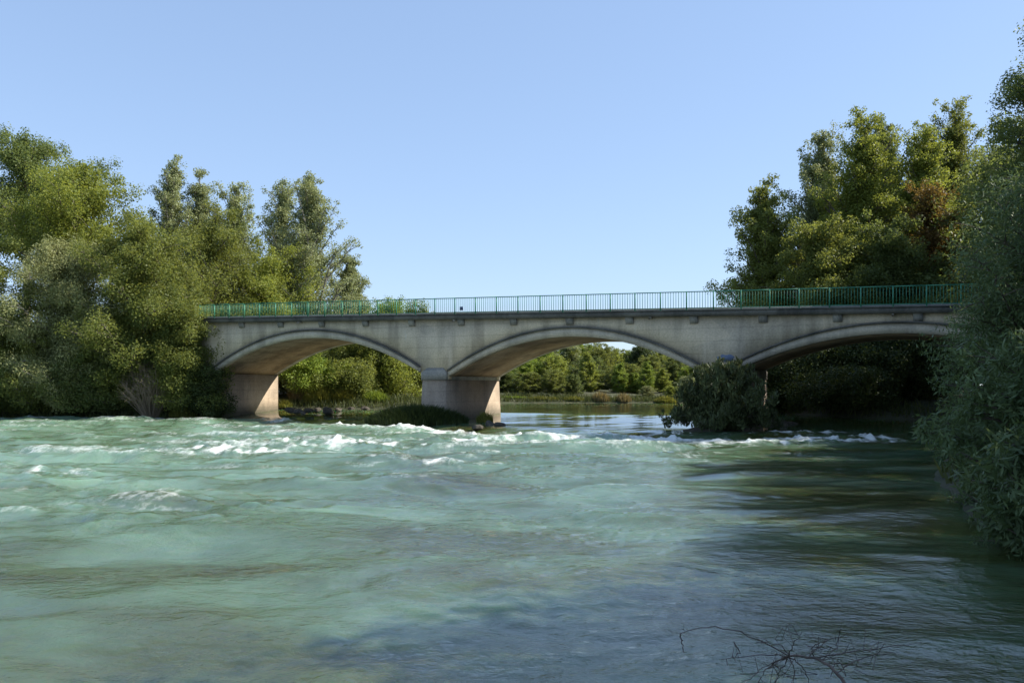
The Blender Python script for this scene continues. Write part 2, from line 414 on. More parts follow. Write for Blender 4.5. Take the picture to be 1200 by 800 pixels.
mk = N(nt, 'ShaderNodeMath', operation='SUBTRACT'); mm = N(nt, 'ShaderNodeMath', operation='MULTIPLY_ADD'); nt.links.new(olive_reflection, mm.inputs[0]); mm.inputs[1].default_value = 1.5; mm.inputs[2].default_value = -.25
nt.links.new(mm.outputs[0], mk.inputs[0]); mk.inputs[1].default_value = .28
nt.links.new(tb.outputs['Fac'], fa.inputs[0]); nt.links.new(mk.outputs[0], fa.inputs[2])
wc = ramp(nt, fa.outputs[0], [(0, (.046,.056,.012)), (.14, (.062,.078,.022)), (.36, (.086,.137,.073)), (.9, (.185,.288,.198))]).outputs[0]
wp = N(nt, 'ShaderNodeBsdfPrincipled'); wp.inputs['Subsurface Weight'].default_value = 1.0; wp.inputs['Subsurface Radius'].default_value = (.5, 1.0, .8); wp.inputs['Subsurface Scale'].default_value = .9; wp.inputs['Roughness'].default_value = .035; wp.inputs['IOR'].default_value = 1.95
nt.links.new(wc, wp.inputs['Base Color']); nt.links.new(bp.outputs[0], wp.inputs['Normal'])
fo = N(nt, 'ShaderNodeAttribute', attribute_name='foam')
fn = noise_tex(nt, 4.5, 6, .72, ob, (1, .38, 1))
fs = N(nt, 'ShaderNodeMath', operation='MULTIPLY_ADD'); fs.inputs[1].default_value = 1.3
nt.links.new(fo.outputs['Fac'], fs.inputs[0])
f_o = N(nt, 'ShaderNodeMath', operation='SUBTRACT'); nt.links.new(fn, f_o.inputs[0]); f_o.inputs[1].default_value = .60
f_2 = N(nt, 'ShaderNodeMath', operation='MULTIPLY'); f_2.inputs[1].default_value = 2.2; gt = N(nt, 'ShaderNodeMath', operation='MULTIPLY', use_clamp=True); gt.inputs[1].default_value = 3.5; nt.links.new(fo.outputs['Fac'], gt.inputs[0]); g2 = N(nt, 'ShaderNodeMath', operation='MULTIPLY'); nt.links.new(gt.outputs[0], g2.inputs[0]); nt.links.new(f_o.outputs[0], g2.inputs[1]); nt.links.new(g2.outputs[0], f_2.inputs[0]); nt.links.new(f_2.outputs[0], fs.inputs[2])
fr_ = ramp(nt, fs.outputs[0], [(.05, (0,0,0)), (.45, (.30,.30,.30)), (1.0, (.88,.88,.88))])
fp = N(nt, 'ShaderNodeBsdfPrincipled'); fp.inputs['Roughness'].default_value = .6
fp.inputs['Base Color'].default_value = (.72,.75,.72,1)
fb = N(nt, 'ShaderNodeBump'); fb.inputs['Strength'].default_value = .7; fb.inputs['Distance'].default_value = .12
nt.links.new(fn, fb.inputs['Height']); nt.links.new(fb.outputs[0], fp.inputs['Normal'])
ms = N(nt, 'ShaderNodeMixShader'); nt.links.new(fr_.outputs[0], ms.inputs[0])
nt.links.new(wp.outputs[0], ms.inputs[1]); nt.links.new(fp.outputs[0], ms.inputs[2]); nt.links.new(ms.outputs[0], out.inputs[0])

def water_sheet(xs, ys, name):
    X, Y = np.meshgrid(xs, ys); h, fo_, T, chp = water(X, Y)
    me = mesh_np(name, np.stack([X, Y, h], -1).reshape(-1, 3), grid_faces(len(ys), len(xs)), True)
    fattr(me, 'foam', fo_.ravel()); fattr(me, 'aeration', T.ravel()); fattr(me, 'chop', chp.ravel())
    return link(name, me, wm)
def spaced(a, b, s0, s1):
    r = [a]
    while r[-1] < b: r.append(r[-1] + s0 + (s1-s0)*(r[-1]-a)/(b-a))
    return np.array(r)
xs = np.concatenate([-6-spaced(0, 94, .09, .45)[::-1][:-1], np.arange(-6, 8, .09), spaced(8, 32, .09, .2)])
ys = np.concatenate([np.array([-61., -30, -15, -6, -2, 0]), spaced(2, 83, .06, .30)])
r = water_sheet(xs, ys, 'river'); tag(r, 'jade green river with white water below the weir', 'river', kind='structure')
xs2 = np.concatenate([spaced(-14, 45, .5, 1.0), spaced(46.5, 230, 2, 8)]); ys2 = np.concatenate([[r.data.vertices[-1].co.y + .004], spaced(84, 118, .35, .6)])
X, Y = np.meshgrid(xs2, ys2)
me = mesh_np('upper_river', np.stack([X, Y, np.full(X.shape, .55) + .03*fbm(X*.8, Y*.8, 3)], -1).reshape(-1, 3), grid_faces(len(ys2), len(xs2)), True)
fattr(me, 'foam', np.zeros(X.size)); fattr(me, 'aeration', np.zeros(X.size)); fattr(me, 'chop', np.full(X.size, .15))
r2 = link('upper_river', me, wm); tag(r2, 'still upper reach of the river beyond the weir', 'river', kind='structure')

# ------------------------------------------------------------------ the bridge
br = empty('arched_road_bridge', (B0[0], B0[1], 0), BA)
tag(br, 'grey concrete road bridge of three low arches with a green railing', 'bridge')
ARCH = [(.44, 60.7, 167., .50), (1.5, 54.0, 198., .445), (2.45, 49.2, 175., .405)]   # apex t, extrados height, curvature, half width
def zext(i, t): c, h, k, hw = ARCH[i]; return EYE + U*(h - k*(t-c)**2)
def zint(i, t):
    c, h, k, hw = ARCH[i]; return EYE + U*(h - 7.8 - .93*k*(t-c)**2)
A_END0, A_END1 = -4.2, 62.5
SLAB = .34
ax = [A_END0]; zl = [2.2]
for i, (c, h, k, hw) in enumerate(ARCH):
    t0, t1 = c-hw, c+hw
    tt = np.linspace(t0, t1, 41)
    ax += [t0*S-.02]; zl += [zint(i, t0)-.2]
    ax += list(tt*S); zl += list(np.minimum(zext(i, tt), zint(i, tt)+.45))
    ax += [t1*S+.02]; zl += [zint(i, t1)-.2]
ax += [A_END1]; zl += [2.2]
ax = np.array(ax); zl = np.array(zl); zh = deckz(ax)-SLAB+.02
for w0, w1 in ((0, .4), (W-.4, W)):
    mb = MB(); mb.strip(ax, zl, zh, w0, w1); mb.build('spandrel_wall', M['wall'], br)
for i, (c, h, k, hw) in enumerate(ARCH):
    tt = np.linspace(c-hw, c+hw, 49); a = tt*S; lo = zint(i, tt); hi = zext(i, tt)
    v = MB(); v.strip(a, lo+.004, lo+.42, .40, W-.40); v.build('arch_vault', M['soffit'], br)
    for w0, w1, hl0, hl1 in ((-.11, .42, -.24, -.02), (W-.42, W+.11, W+.02, W+.24)):
        rg = MB(); rg.strip(a, lo, hi, w0, w1); ro = rg.build('arch_ring', M['ring'], br)
        lp = MB(); lp.strip(a, hi-.005, hi+.10, hl0, hl1); lp.build('hood_mould', M['coping'], ro)
# deck slab, corbels, carriageway
aa = np.linspace(A_END0, A_END1, 30); dz = deckz(aa)
d = MB(); d.strip(aa, dz-SLAB, dz-.03, -.36, W+.36); d.strip(aa, dz-.03, dz, -.42, .02); d.strip(aa, dz-.03, dz, W-.02, W+.42)
d.build('deck_edge', M['coping'], br)
d = MB(); d.strip(aa, dz-.028, dz+.04, 1.0, W-1.0); d.build('carriageway', M['asphalt'], br)
for w0, w1 in ((.022, .996), (W-.996, W-.022)):
    d = MB(); d.strip(aa, dz-.026, dz+.14, w0, w1); d.build('footway', M['kerb'], br)
k = 0
for ac in np.arange(-2.0, 61.5, 4.0):
    for w0, w1, s in ((-.32, -.003, 1), (W+.003, W+.32, -1)):
        d = MB(); z1 = float(deckz(ac))-SLAB-.003; z0 = z1-.42
        if s > 0: d.box(ac-.24, ac+.24, -.08, -.003, z0, z1, (ac-.24, ac+.24, w0+.1, w1))
        else: d.box(ac-.26, ac+.26, W+.003, W+.10, z0, z1, (ac-.26, ac+.26, w0, w1))
        d.build('corbel', M['cap'], br)
for ac in (21.6, 35.4, 48.8, 8.0):                       # scupper spouts under the slab edge
    d = MB(); z = float(deckz(ac))-SLAB-.06; d.tube([(ac, .1, z), (ac, -.30, z-.02), (ac, -.52, z-.08)], .06, 8); d.build('drain_spout', M['ring'], br)
# piers
def pier(tc_, ztop):
    a = tc_*S; zb = -1.6
    def ring(z, hw, n0, n1, ch):
        return [(a-hw+ch, n0, z), (a+hw-ch, n0, z), (a+hw, n0+ch, z), (a+hw, n1-ch, z), (a+hw-ch, n1, z), (a-hw+ch, n1, z), (a-hw, n1-ch, z), (a-hw, n0+ch, z)]
    def stack(rs):
        V = sum(rs, []); F = [tuple(range(7, -1, -1)), tuple(range(8*(len(rs)-1), 8*len(rs)))]
        for q in range(len(rs)-1):
            for j in range(8):
                F.append((8*q+j, 8*q+(j+1) % 8, 8*q+8+(j+1) % 8, 8*q+8+j))
        m = MB(); m.add(V, F); return m
    s = stack([ring(zb, 1.32, -.62, W+.62, .16), ring(.35, 1.22, -.52, W+.52, .16), ring(.36, 1.08, -.28, W+.28, .08), ring(ztop-.62, .98, -.18, W+.18, .08)])
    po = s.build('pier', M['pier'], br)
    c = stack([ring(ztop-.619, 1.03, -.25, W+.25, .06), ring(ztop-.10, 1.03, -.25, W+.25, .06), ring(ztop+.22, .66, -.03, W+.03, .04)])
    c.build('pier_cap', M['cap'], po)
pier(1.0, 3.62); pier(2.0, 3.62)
# abutments
for a0, a1, i, t in ((A_END0-1.5, (.44-.50)*S+.02, 0, -.06), ((2.45+.405)*S-.02, A_END1+1.5, 2, 2.855)):
    d = MB(); zt = float(zint(i, ARCH[i][0]+ARCH[i][3]*(-1 if i == 0 else 1)))
    d.box(a0, a1, -.06, W+.06, -1.6, zt, None); d.build('abutment', M['pier'], br)
# graffiti: a thin sprayed patch above each visible pier
def paint_patch(a0, z0, ww, hh, seed):
    rr = random.Random(seed); d = MB(); n = 22
    pts = []
    for q in range(n):
        an = 2*pi*q/n; rad = .75+.35*rr.random(); pts.append((a0+ww*rad*cos(an), z0+hh*rad*sin(an)))
    V = [(x, -.004, z) for x, z in pts]+[(x, .004, z) for x, z in pts]
    d.add(V, [tuple(range(n)), tuple(range(2*n-1, n-1, -1))]+[(q, q+n, (q+1) % n+n, (q+1) % n) for q in range(n)])
    return d.build('graffiti', M['graffiti'], br)
paint_patch(2.0*S+.1, 4.22, .55, .24, 3)
# railing: panels of balusters between posts
PITCH = 1.6; n_p = int((A_END1-A_END0)/PITCH); npan = 0
def railing():
    HR = 1.12
    for q in range(n_p):
        a0 = A_END0+.2+q*PITCH; a1 = a0+PITCH; z0, z1 = float(deckz(a0)), float(deckz(a1)); wv = -.22
        m = MB()
        m.strip([a0+.035, a1-.035], [z0+HR-.05, z1+HR-.05], [z0+HR, z1+HR], wv-.03, wv+.03)
        m.strip([a0+.035, a1-.035], [z0+.12, z1+.12], [z0+.16, z1+.16], wv-.018, wv+.018)
        for j in range(1, 10):
            a = a0+PITCH*j/10; z = float(deckz(a)); m.box(a-.013, a+.013, wv-.011, wv+.011, z+.158, z+HR-.048)
        pn = m.build('railing_panel', M['rail'], br)
        m = MB(); m.box(a0-.033, a0+.033, wv-.032, wv+.032, z0-.002, z0+HR+.006); m.box(a0-.07, a0+.07, wv-.06, wv+.06, z0+.001, z0+.02)
        m.build('post', M['rail'], pn)
railing()
a = 22.15; m = MB(); z = float(deckz(a)); m.box(a-.12, a+.12, -.285, -.245, z+.26, z+.50); m.build('plate', M['plate'], br)
# approach road on both embankments
for s0, s1 in ((-60, A_END0-1.6), (A_END1+1.6, 120)):
    q = np.linspace(s0, s1, 14); V = []
    for a in q:
        zc = float(deckz(np.clip(a, -40, 90)))
        for w in (1.0, W-1.0): x, y = bw(a, w); V.append((x, y, zc+.03 - (0 if -40 < a < 90 else 12*float(sstep(60, 110, max(-3.5-a, a-60.5))))))
    ro = link('road', mesh_np('road', V, np.array([(2*i, 2*i+1, 2*i+3, 2*i+2) for i in range(13)])), M['asphalt'])
    tag(ro, 'asphalt approach road on the embankment', 'road', kind='structure')

# ------------------------------------------------------------------ trees and plants
def leaf_mesh(C, D, Nn, L, Wd, tint, name):
    """rhombic leaves: centre, long axis, rough normal"""
    D = D/(np.linalg.norm(D, axis=1)[:, None]+1e-9)
    Sd = np.cross(Nn, D); Sd /= np.linalg.norm(Sd, axis=1)[:, None]+1e-9
    L = np.asarray(L)[:, None]; Wd = np.asarray(Wd)[:, None]
    V = np.stack([C-D*L*.5, C+Sd*Wd*.5-D*L*.05, C+D*L*.5, C-Sd*Wd*.5-D*L*.05], 1).reshape(-1, 3)
    F = np.arange(len(C)*4).reshape(-1, 4)
    me = mesh_np(name, V, F); fattr(me, 'tint', np.repeat(tint, 4)); return me

PROFILE = {
    'round':  lambda h: np.sqrt(np.clip(1-((h-.45)/.56)**2, .02, 1)),
    'dome':   lambda h: np.sqrt(np.clip(1-(np.maximum(h-.30, 0)/.71)**2, .01, 1))*(.75+.25*np.clip(h/.3, 0, 1)),
    'poplar': lambda h: np.clip(np.minimum(.6+1.2*h, 1.35*(1-h)**.62+.01), .03, 1),
    'cone':   lambda h: np.clip(np.minimum(.65+1.2*h, 1.25*(1-h)**.54+.015), .05, 1),
    'shrub':  lambda h: np.sqrt(np.clip(1-(h/1.02)**2.2, .02, 1)),
}
def grow(seed, H, Rad, prof='round', bot=.2, limbs=26, sub=6, per=70, leaf=(.26, .15), clump=.75, rise=.55, droop=0.0, trunk_r=None, lumpy=.3, multi=1, up=.35, core=.35, lean=0.0, fine=2.5):
    if prof in ('poplar', 'cone'): up, core = .75, max(core, .8)
    """tapered trunk, limbs and a crown of leaf clumps at the ends of the branches; returns (trunk mesh, crown mesh)"""
    g = np.random.default_rng(seed); trunk_r = trunk_r or H*.018+.05
    TV, TF, nv = [], [], 0
    def tube(P, r, k=6):
        nonlocal nv
        V, F = tube_np(np.array(P), np.array(r), k); TV.append(V); TF.append(F+nv); nv += len(V)
    f = PROFILE[prof]; hb = bot*H; cents, cr = [], []
    stems = []
    for s in range(multi):
        an = 2*pi*s/multi+g.random()*.8; sp = 0 if multi == 1 else Rad*.30
        n = 9; hh = np.linspace(0, .96*H*(1 if s == 0 else g.uniform(.8, .97)), n); wob = np.cumsum(g.normal(0, .012*H, (n, 2)), 0); wob[0] = 0
        P = np.column_stack([wob[:, 0]+sp*cos(an)*(hh/H)**.8+lean*(hh/H)**1.5*H, wob[:, 1]+sp*sin(an)*(hh/H)**.8, hh])
        P[0, 2] = -.3
        rr = trunk_r*(1 if multi == 1 else .6)*(1-.93*(hh/H))**1.0; rr[0] *= 1.35
        tube(P, rr, 8); stems.append((P, rr))
    pha = g.random(8)*6.3
    for q in range(limbs):
        P, rr = stems[q % multi]
        u = (q+.5)/limbs; u = u**.95; ks = .55+.45*f(u)
        h = hb+(H-hb)*u*.97; az = q*2.399+g.normal(0, .35)
        lump = 1+lumpy*(sin(2*az+pha[0]+5*u)*.6+sin(3*az+pha[1]-7*u)*.5)+g.normal(0, .16)
        Rl = max(.25, Rad*f(u)*lump)
        s0 = max(.15 if multi > 1 else .05, h-rise*Rl*(1.0+.3*g.random()))
        b = np.array([np.interp(s0, P[:, 2], P[:, j]) for j in range(3)]); rb = max(.02, np.interp(s0, P[:, 2], rr)*.5)
        axis = np.array([np.interp(h, P[:, 2], P[:, j]) for j in range(2)])
        tip = np.array([axis[0]+Rl*cos(az), axis[1]+Rl*sin(az), h+g.normal(0, .03*H)])
        mid = b*.5+tip*.5+np.array([0, 0, .10*Rl-droop*.2*Rl])+g.normal(0, .05*Rl, 3)
        tt = np.linspace(0, 1, 6)[:, None]; L = (1-tt)**2*b+2*tt*(1-tt)*mid+tt**2*tip
        tube(L, rb*(1-.85*tt[:, 0]), 5)
        cents.append(tip); cr.append(ks)
        for k in range(sub):
            t = g.uniform(.35, 1.0); base = (1-t)**2*b+2*t*(1-t)*mid+t*t*tip
            dirn = g.normal(0, 1, 3); dirn[2] = abs(dirn[2])*.5+up*.5-droop; out_ = (tip-b); out_[2] *= .3
            dirn = dirn/np.linalg.norm(dirn)+.6*out_/(np.linalg.norm(out_)+1e-6)
            ln = clump*ks*g.uniform(.7, 1.7); e = base+dirn*ln
            tube([base, base*.5+e*.5+[0, 0, .05*ln], e], [rb*.35+.008, rb*.2+.006, .006], 4)
            cents.append(e); cr.append(ks*g.uniform(.65, 1.05))
    for q in range(int(core*limbs*sub)):                       # inner clumps
        P, rr = stems[q % multi]; u = g.random(); h = hb+(H-hb)*u*.9
        axis = np.array([np.interp(h, P[:, 2], P[:, j]) for j in range(2)]); az = g.random()*2*pi; rd = Rad*f(u)*g.uniform(.05, .6)
        cents.append(np.array([axis[0]+rd*cos(az), axis[1]+rd*sin(az), h])); cr.append(1.1)
    for P, rr in stems:                                        # small clumps up the leading shoot
        for h in np.linspace(.74, .985, 7 if multi > 1 else 14)*P[-1, 2]/.97:
            ctr = np.array([np.interp(h, P[:, 2], P[:, j]) for j in range(2)]); k = max(.25, f(min(1, max(0, (h-hb)/(H-hb)))))
            cents.append(np.array([ctr[0], ctr[1], h])+g.normal(0, .18*clump, 3)); cr.append(.35+.5*k)
    cents = np.array(cents); cr = np.array(cr)*clump; nc = len(cents)
    nleaf = g.poisson(per*fine*np.clip((cr/clump)**2, .4, 1.5)); idx = np.repeat(np.arange(nc), nleaf); n = len(idx)
    dv = g.normal(0, 1, (n, 3)); dv /= np.linalg.norm(dv, axis=1)[:, None]
    rad = g.random(n)**.42; sc = np.column_stack([np.ones(n), np.ones(n), np.full(n, 1.7 if up > .8 else 1.0+.5*max(droop, 0))])
    C = cents[idx]+dv*sc*(rad*cr[idx])[:, None]; C[:, 2] -= droop*.35*g.random(n)*cr[idx]
    keep = C[:, 2] > .02; C, dv, idx = C[keep], dv[keep], idx[keep]; n = len(C)
    Nn = dv*.7+g.normal(0, .55, (n, 3))+[0, 0, .38]; D = np.cross(Nn, g.normal(0, 1, (n, 3)))
    if droop > 0: D = g.normal(0, .45, (n, 3))+[0, 0, -1.0*droop]+dv*.4
    if up > .8: D = g.normal(0, .35, (n, 3))+[0, 0, 1.0]+dv*.5
    sz = g.uniform(.5, 1.35, n)/fine**.5; ct = g.random(nc)
    tint = np.clip(.5*ct[idx]+.5*g.random(n), 0, 1)
    cm = leaf_mesh(C, D, Nn, leaf[0]*sz, leaf[1]*sz, tint, 'crown')
    tm = mesh_np('trunk', np.concatenate(TV), np.concatenate(TF), True)
    return tm, cm

def plant(name, label, cat, x, y, meshes, leafm, barkm='bark', group=None, rz=0, scale=(1, 1, 1), parts=('trunk', 'crown'), z=None):
    t = empty(name, (x, y, float(ground_z(x, y)) if z is None else z), rz); t.scale = scale
    tag(t, label, cat, group)
    for part, me, mt in ((parts[0], meshes[0], M[barkm]), (parts[1], meshes[1], M[leafm])):
        o = bpy.data.objects.new(part, me); COL.objects.link(o); o.parent = t
        if not me.materials: me.materials.append(None)
        o.material_slots[0].link = 'OBJECT'; o.material_slots[0].material = mt
    return t
def tree_at(name, label, px, Y, top, rpx, leafm, seed, barkm='bark', group=None, cat='tree', parts=('trunk', 'crown'), z=None, **kw):
    x = PX(px, Y); gz = float(ground_z(x, Y)) if z is None else z
    H = PZ(top, Y)-gz; Rad = rpx*Y/1000
    return plant(name, label, cat, x, Y, grow(seed, H, Rad, **kw), leafm, barkm, group, parts=parts, z=z)

LB = 'trees on the left bank'
tree_at('tall_tree', 'tallest dark tree at the far left edge, rising above the broad yellow-green crown', 28, 86, 152, 62, 'deep', 11, group=LB, prof='round', bot=.42, limbs=40, sub=7, per=70, leaf=(.34,.22), clump=1.1)
tree_at('broad_tree', 'broad yellow-green crown behind the silvery willow on the left bank', 85, 78, 200, 78, 'yellow', 12, group=LB, prof='dome', bot=.38, limbs=40, sub=8, per=80, leaf=(.32,.20), clump=1.15)
tree_at('willow_tree', 'silvery grey-green willow at the left water edge', 78, 70.0, 276, 56, 'willow', 13, 'pale_bark', LB, prof='dome', bot=.05, limbs=60, sub=9, per=110, leaf=(.30,.10), clump=.9, droop=.35, core=.6)
tree_at('bushy_tree', 'dense green bushy tree between the silvery willow and the bridge end', 168, 69.8, 262, 66, 'olive', 14, group=LB, prof='dome', bot=.06, limbs=60, sub=9, per=85, leaf=(.28,.17), clump=1.0, core=.5)
tree_at('poplar_tree', 'thin pointed poplar, first slim top right of the broad yellow-green crown', 192, 90, 187, 33, 'poplar', 15, 'pale_bark', LB, prof='poplar', bot=.25, limbs=80, sub=6, per=26, leaf=(.26,.20), clump=.62, rise=1.3)
tree_at('poplar_tree', 'thin open poplar with a loose top, second from the left of the poplars', 230, 91, 198, 36, 'poplar', 16, 'pale_bark', LB, prof='poplar', bot=.25, limbs=80, sub=6, per=26, leaf=(.26,.20), clump=.62, rise=1.3)
tree_at('poplar_tree', 'poplar behind the left bridge end, shorter and left of the two tallest poplars there', 280, 88, 217, 44, 'poplar', 17, 'pale_bark', LB, prof='poplar', bot=.12, limbs=80, sub=6, per=34, leaf=(.25,.20), clump=.66, rise=1.2)
tree_at('poplar_tree', 'pointed poplar just left of the biggest poplar above the bridge railing', 318, 91, 203, 42, 'poplar', 18, 'pale_bark', LB, prof='poplar', bot=.1, limbs=80, sub=6, per=34, leaf=(.25,.20), clump=.66, rise=1.2)
tree_at('poplar_tree', 'biggest pale poplar above the left third of the bridge railing', 365, 88, 194, 54, 'poplar', 19, 'pale_bark', LB, prof='poplar', bot=.08, limbs=100, sub=6, per=36, leaf=(.25,.20), clump=.68, rise=1.2)
tree_at('small_poplar', 'small leaning poplar, rightmost of the trees above the left part of the railing', 404, 94, 300, 34, 'poplar', 20, 'pale_bark', LB, prof='poplar', bot=.02, limbs=90, sub=6, per=40, leaf=(.25,.20), clump=.62, rise=1.0, lean=.06)
tree_at('leafy_tree', 'brownish green tree filling the gap under the thin poplars', 245, 82, 250, 52, 'olive', 21, group=LB, prof='round', bot=.2, limbs=38, sub=7, per=70, leaf=(.28,.18), clump=1.05)
tree_at('leafy_tree', 'yellowish tree behind the railing, below the pointed poplars', 320, 84, 290, 50, 'yellow', 22, group=LB, prof='dome', bot=.15, limbs=36, sub=7, per=70, leaf=(.28,.18), clump=1.0)
tree_at('leafy_tree', 'green tree cut by the left picture edge, beside the silvery willow', -8, 70, 285, 58, 'olive', 23, group=LB, prof='dome', bot=.05, limbs=40, sub=8, per=80, leaf=(.28,.17), clump=1.05)
tree_at('shrub', 'green shrub leaning over the left end of the bridge', 222, 68.0, 350, 24, 'olive', 24, group=LB, cat='shrub', parts=('stem', 'foliage'), prof='shrub', bot=.05, limbs=30, sub=7, per=75, leaf=(.24,.14), clump=.8, multi=4)
tree_at('shrub', 'low green shrub at the water under the silvery willow', 38, 69.6, 395, 42, 'olive', 25, group=LB, cat='shrub', parts=('stem', 'foliage'), prof='shrub', bot=.03, limbs=30, sub=7, per=70, leaf=(.24,.13), clump=.8, multi=4)
tree_at('shrub', 'olive shrub at the water between silvery willow and dry brush', 112, 69.5, 400, 34, 'willow', 26, group=LB, cat='shrub', parts=('stem', 'foliage'), prof='shrub', bot=.03, limbs=30, sub=7, per=70, leaf=(.24,.10), clump=.8, multi=4)
tree_at('shrub', 'dark shrub in the shade of the left abutment', 243, 67.8, 432, 15, 'dark', 27, group=LB, cat='shrub', parts=('stem', 'foliage'), prof='shrub', bot=.03, limbs=26, sub=6, per=65, leaf=(.22,.13), clump=.6, multi=4)

for k, (px, Y, top, rpx, lf, lab) in enumerate([
    (138, 69.6, 392, 30, 'deep', 'dark green shrub at the water left of the dry brush'),
    (216, 69.4, 392, 24, 'olive', 'bright shrub at the water right of the dry brush'),
    (96, 69.0, 420, 34, 'deep', 'low dark shrub at the water right below the silvery willow'),
    (4, 69.2, 420, 34, 'deep', 'low shrub at the left picture edge by the water'),
    (186, 70.6, 330, 44, 'deep', 'deep green bush between the dense bushy tree and the bridge end')]):
    tree_at('shrub', lab, px, Y, top, rpx, lf, 150+k, group=LB, cat='shrub', parts=('stem', 'foliage'), prof='shrub', bot=.02, limbs=34, sub=8, per=75, leaf=(.24,.14), clump=.8, multi=4, z=.5)

def brush(name, label, px, Y, top, rpx, n, mat, seed, cat='shrub', group=None):
    g = np.random.default_rng(seed); x = PX(px, Y); gz = float(ground_z(x, Y)); H = PZ(top, Y)-gz; Rd = rpx*Y/1000
    m = MB()
    for q in range(n):
        az = g.random()*2*pi; rr_ = Rd*g.random()**.6; h = H*g.uniform(.5, 1)*(1-.35*(rr_/Rd)**2)
        P = [(rr_*.25*cos(az), rr_*.25*sin(az), -.1), (rr_*.7*cos(az)+g.normal(0, .1), rr_*.7*sin(az)+g.normal(0, .1), h*.6), (rr_*1.1*cos(az)+g.normal(0, .25), rr_*1.1*sin(az)+g.normal(0, .25), h)]
        m.tube(P, [.035, .022, .008], 4)
        for k in range(4):
            t = g.uniform(.3, .95); b_ = np.array(P[1])*(1-t)+np.array(P[2])*t; e = b_+g.normal(0, .35, 3)+[0, 0, .2]
            m.tube([b_, e], [.014, .006], 3)
    o = m.build(name, M[mat]); o.location = (x, Y, gz); tag(o, label, cat, group); return o
brush('dry_brush', 'bare brown twiggy brush at the left water edge', 178, 67.9, 420, 30, 320, 'dry', 31)

def blades(name, label, cat, x, y, z, Rx, Ry, H, n, mat, seed, wid=.05, lean=.35, group=None, dome=True, kind=None):
    g = np.random.default_rng(seed)
    an = g.random(n)*2*pi; rr_ = np.sqrt(g.random(n)); bx = Rx*rr_*np.cos(an); by = Ry*rr_*np.sin(an)
    h = H*g.uniform(.55, 1.05, n)*((1-.75*rr_**2) if dome else 1)
    tilt = g.normal(0, lean, (n, 2))+np.column_stack([bx/Rx, by/Ry])*lean*.8
    B = np.column_stack([bx, by, np.full(n, -.1)])
    Mid = B+np.column_stack([tilt*h[:, None]*.35, h*.6+.1]); Tip = B+np.column_stack([tilt*h[:, None]*1.0, h+.1])
    az = g.random(n)*pi; Sd = np.column_stack([np.cos(az), np.sin(az), np.zeros(n)])*wid*g.uniform(.6, 1.3, n)[:, None]
    V = np.stack([B-Sd*.5, B+Sd*.5, Mid+Sd*.5, Mid-Sd*.5, Tip], 1).reshape(-1, 3)
    i = np.arange(n)*5; F4 = np.stack([i, i+1, i+2, i+3], 1); F3 = np.stack([i+3, i+2, i+4], 1)
    me = mesh_np(name, V, [F4, F3]); fattr(me, 'tint', np.repeat(np.clip(g.normal(.45, .25, n), 0, 1), 5))
    o = link(name, me, M[mat], loc=(x, y, z)); tag(o, label, cat, group, kind); return o

# grass and reeds at the foot of the left pier: an islet of soil carries them
def islet(name, label, x, y, rx, ry, h, seed, mat='rock'):
    g = np.random.default_rng(seed); nr, na = 10, 36; V = []
    for i in range(nr):
        u = i/(nr-1); r_ = 1-u
        for j in range(na):
            an = 2*pi*j/na; k = 1+.18*sin(3*an+seed)+.1*sin(7*an)
            V.append((rx*r_*k*cos(an), ry*r_*k*sin(an), -.9+(h+.9)*(1-r_**2.2)+g.normal(0, .03)))
    F = [(i*na+j, i*na+(j+1) % na, (i+1)*na+(j+1) % na, (i+1)*na+j) for i in range(nr-1) for j in range(na)]
    m = MB(); m.add(V, F); o = m.build(name, M[mat], smooth=True); o.location = (x, y, 0); tag(o, label, 'islet', kind='structure'); return o
px1 = bw(1.0*S-.6, -2.6)
islet('gravel_bar', 'low gravel bar at the foot of the left pier', px1[0]+.6, px1[1], 4.1, 2.2, .38, 2)
blades('reed_clump', 'dark mound of reeds and grass at the foot of the middle-left pier', 'reeds', px1[0]+.7, px1[1]-.3, .15, 3.4, 1.6, 1.35, 13000, 'mound', 41, .06, .30)
blades('grass_tuft', 'bright grass tuft at the left water edge beside the dry brush', 'grass tuft', PX(214, 67.5), 67.5, .25, 1.1, .5, .9, 700, 'weed', 45, .05, .3)
blades('grass_tuft', 'small yellowish grass tuft on the sunny side of the pier foot', 'grass tuft', PX(568, 57), 57, .25, .55, .5, .8, 420, 'weed', 42, .05, .3)
# shrub in front of the right pier
px2 = bw(2.0*S-.2, -2.9)
islet('gravel_bar', 'low gravel bar under the dark bush at the right pier', px2[0]+.3, px2[1], 3.4, 2.0, .35, 5)
tree_at('upright_bush', 'dark upright bush hiding the foot of the right pier', 846, px2[1], 426, 46, 'shoot', 44, group=None, cat='bush', z=.25, parts=('stem', 'foliage'), prof='shrub', bot=.0, limbs=110, sub=6, per=46, leaf=(.30,.085), clump=.27, multi=9, up=1.0, lumpy=.45, trunk_r=.10, core=.5, rise=2.0, fine=1.2)

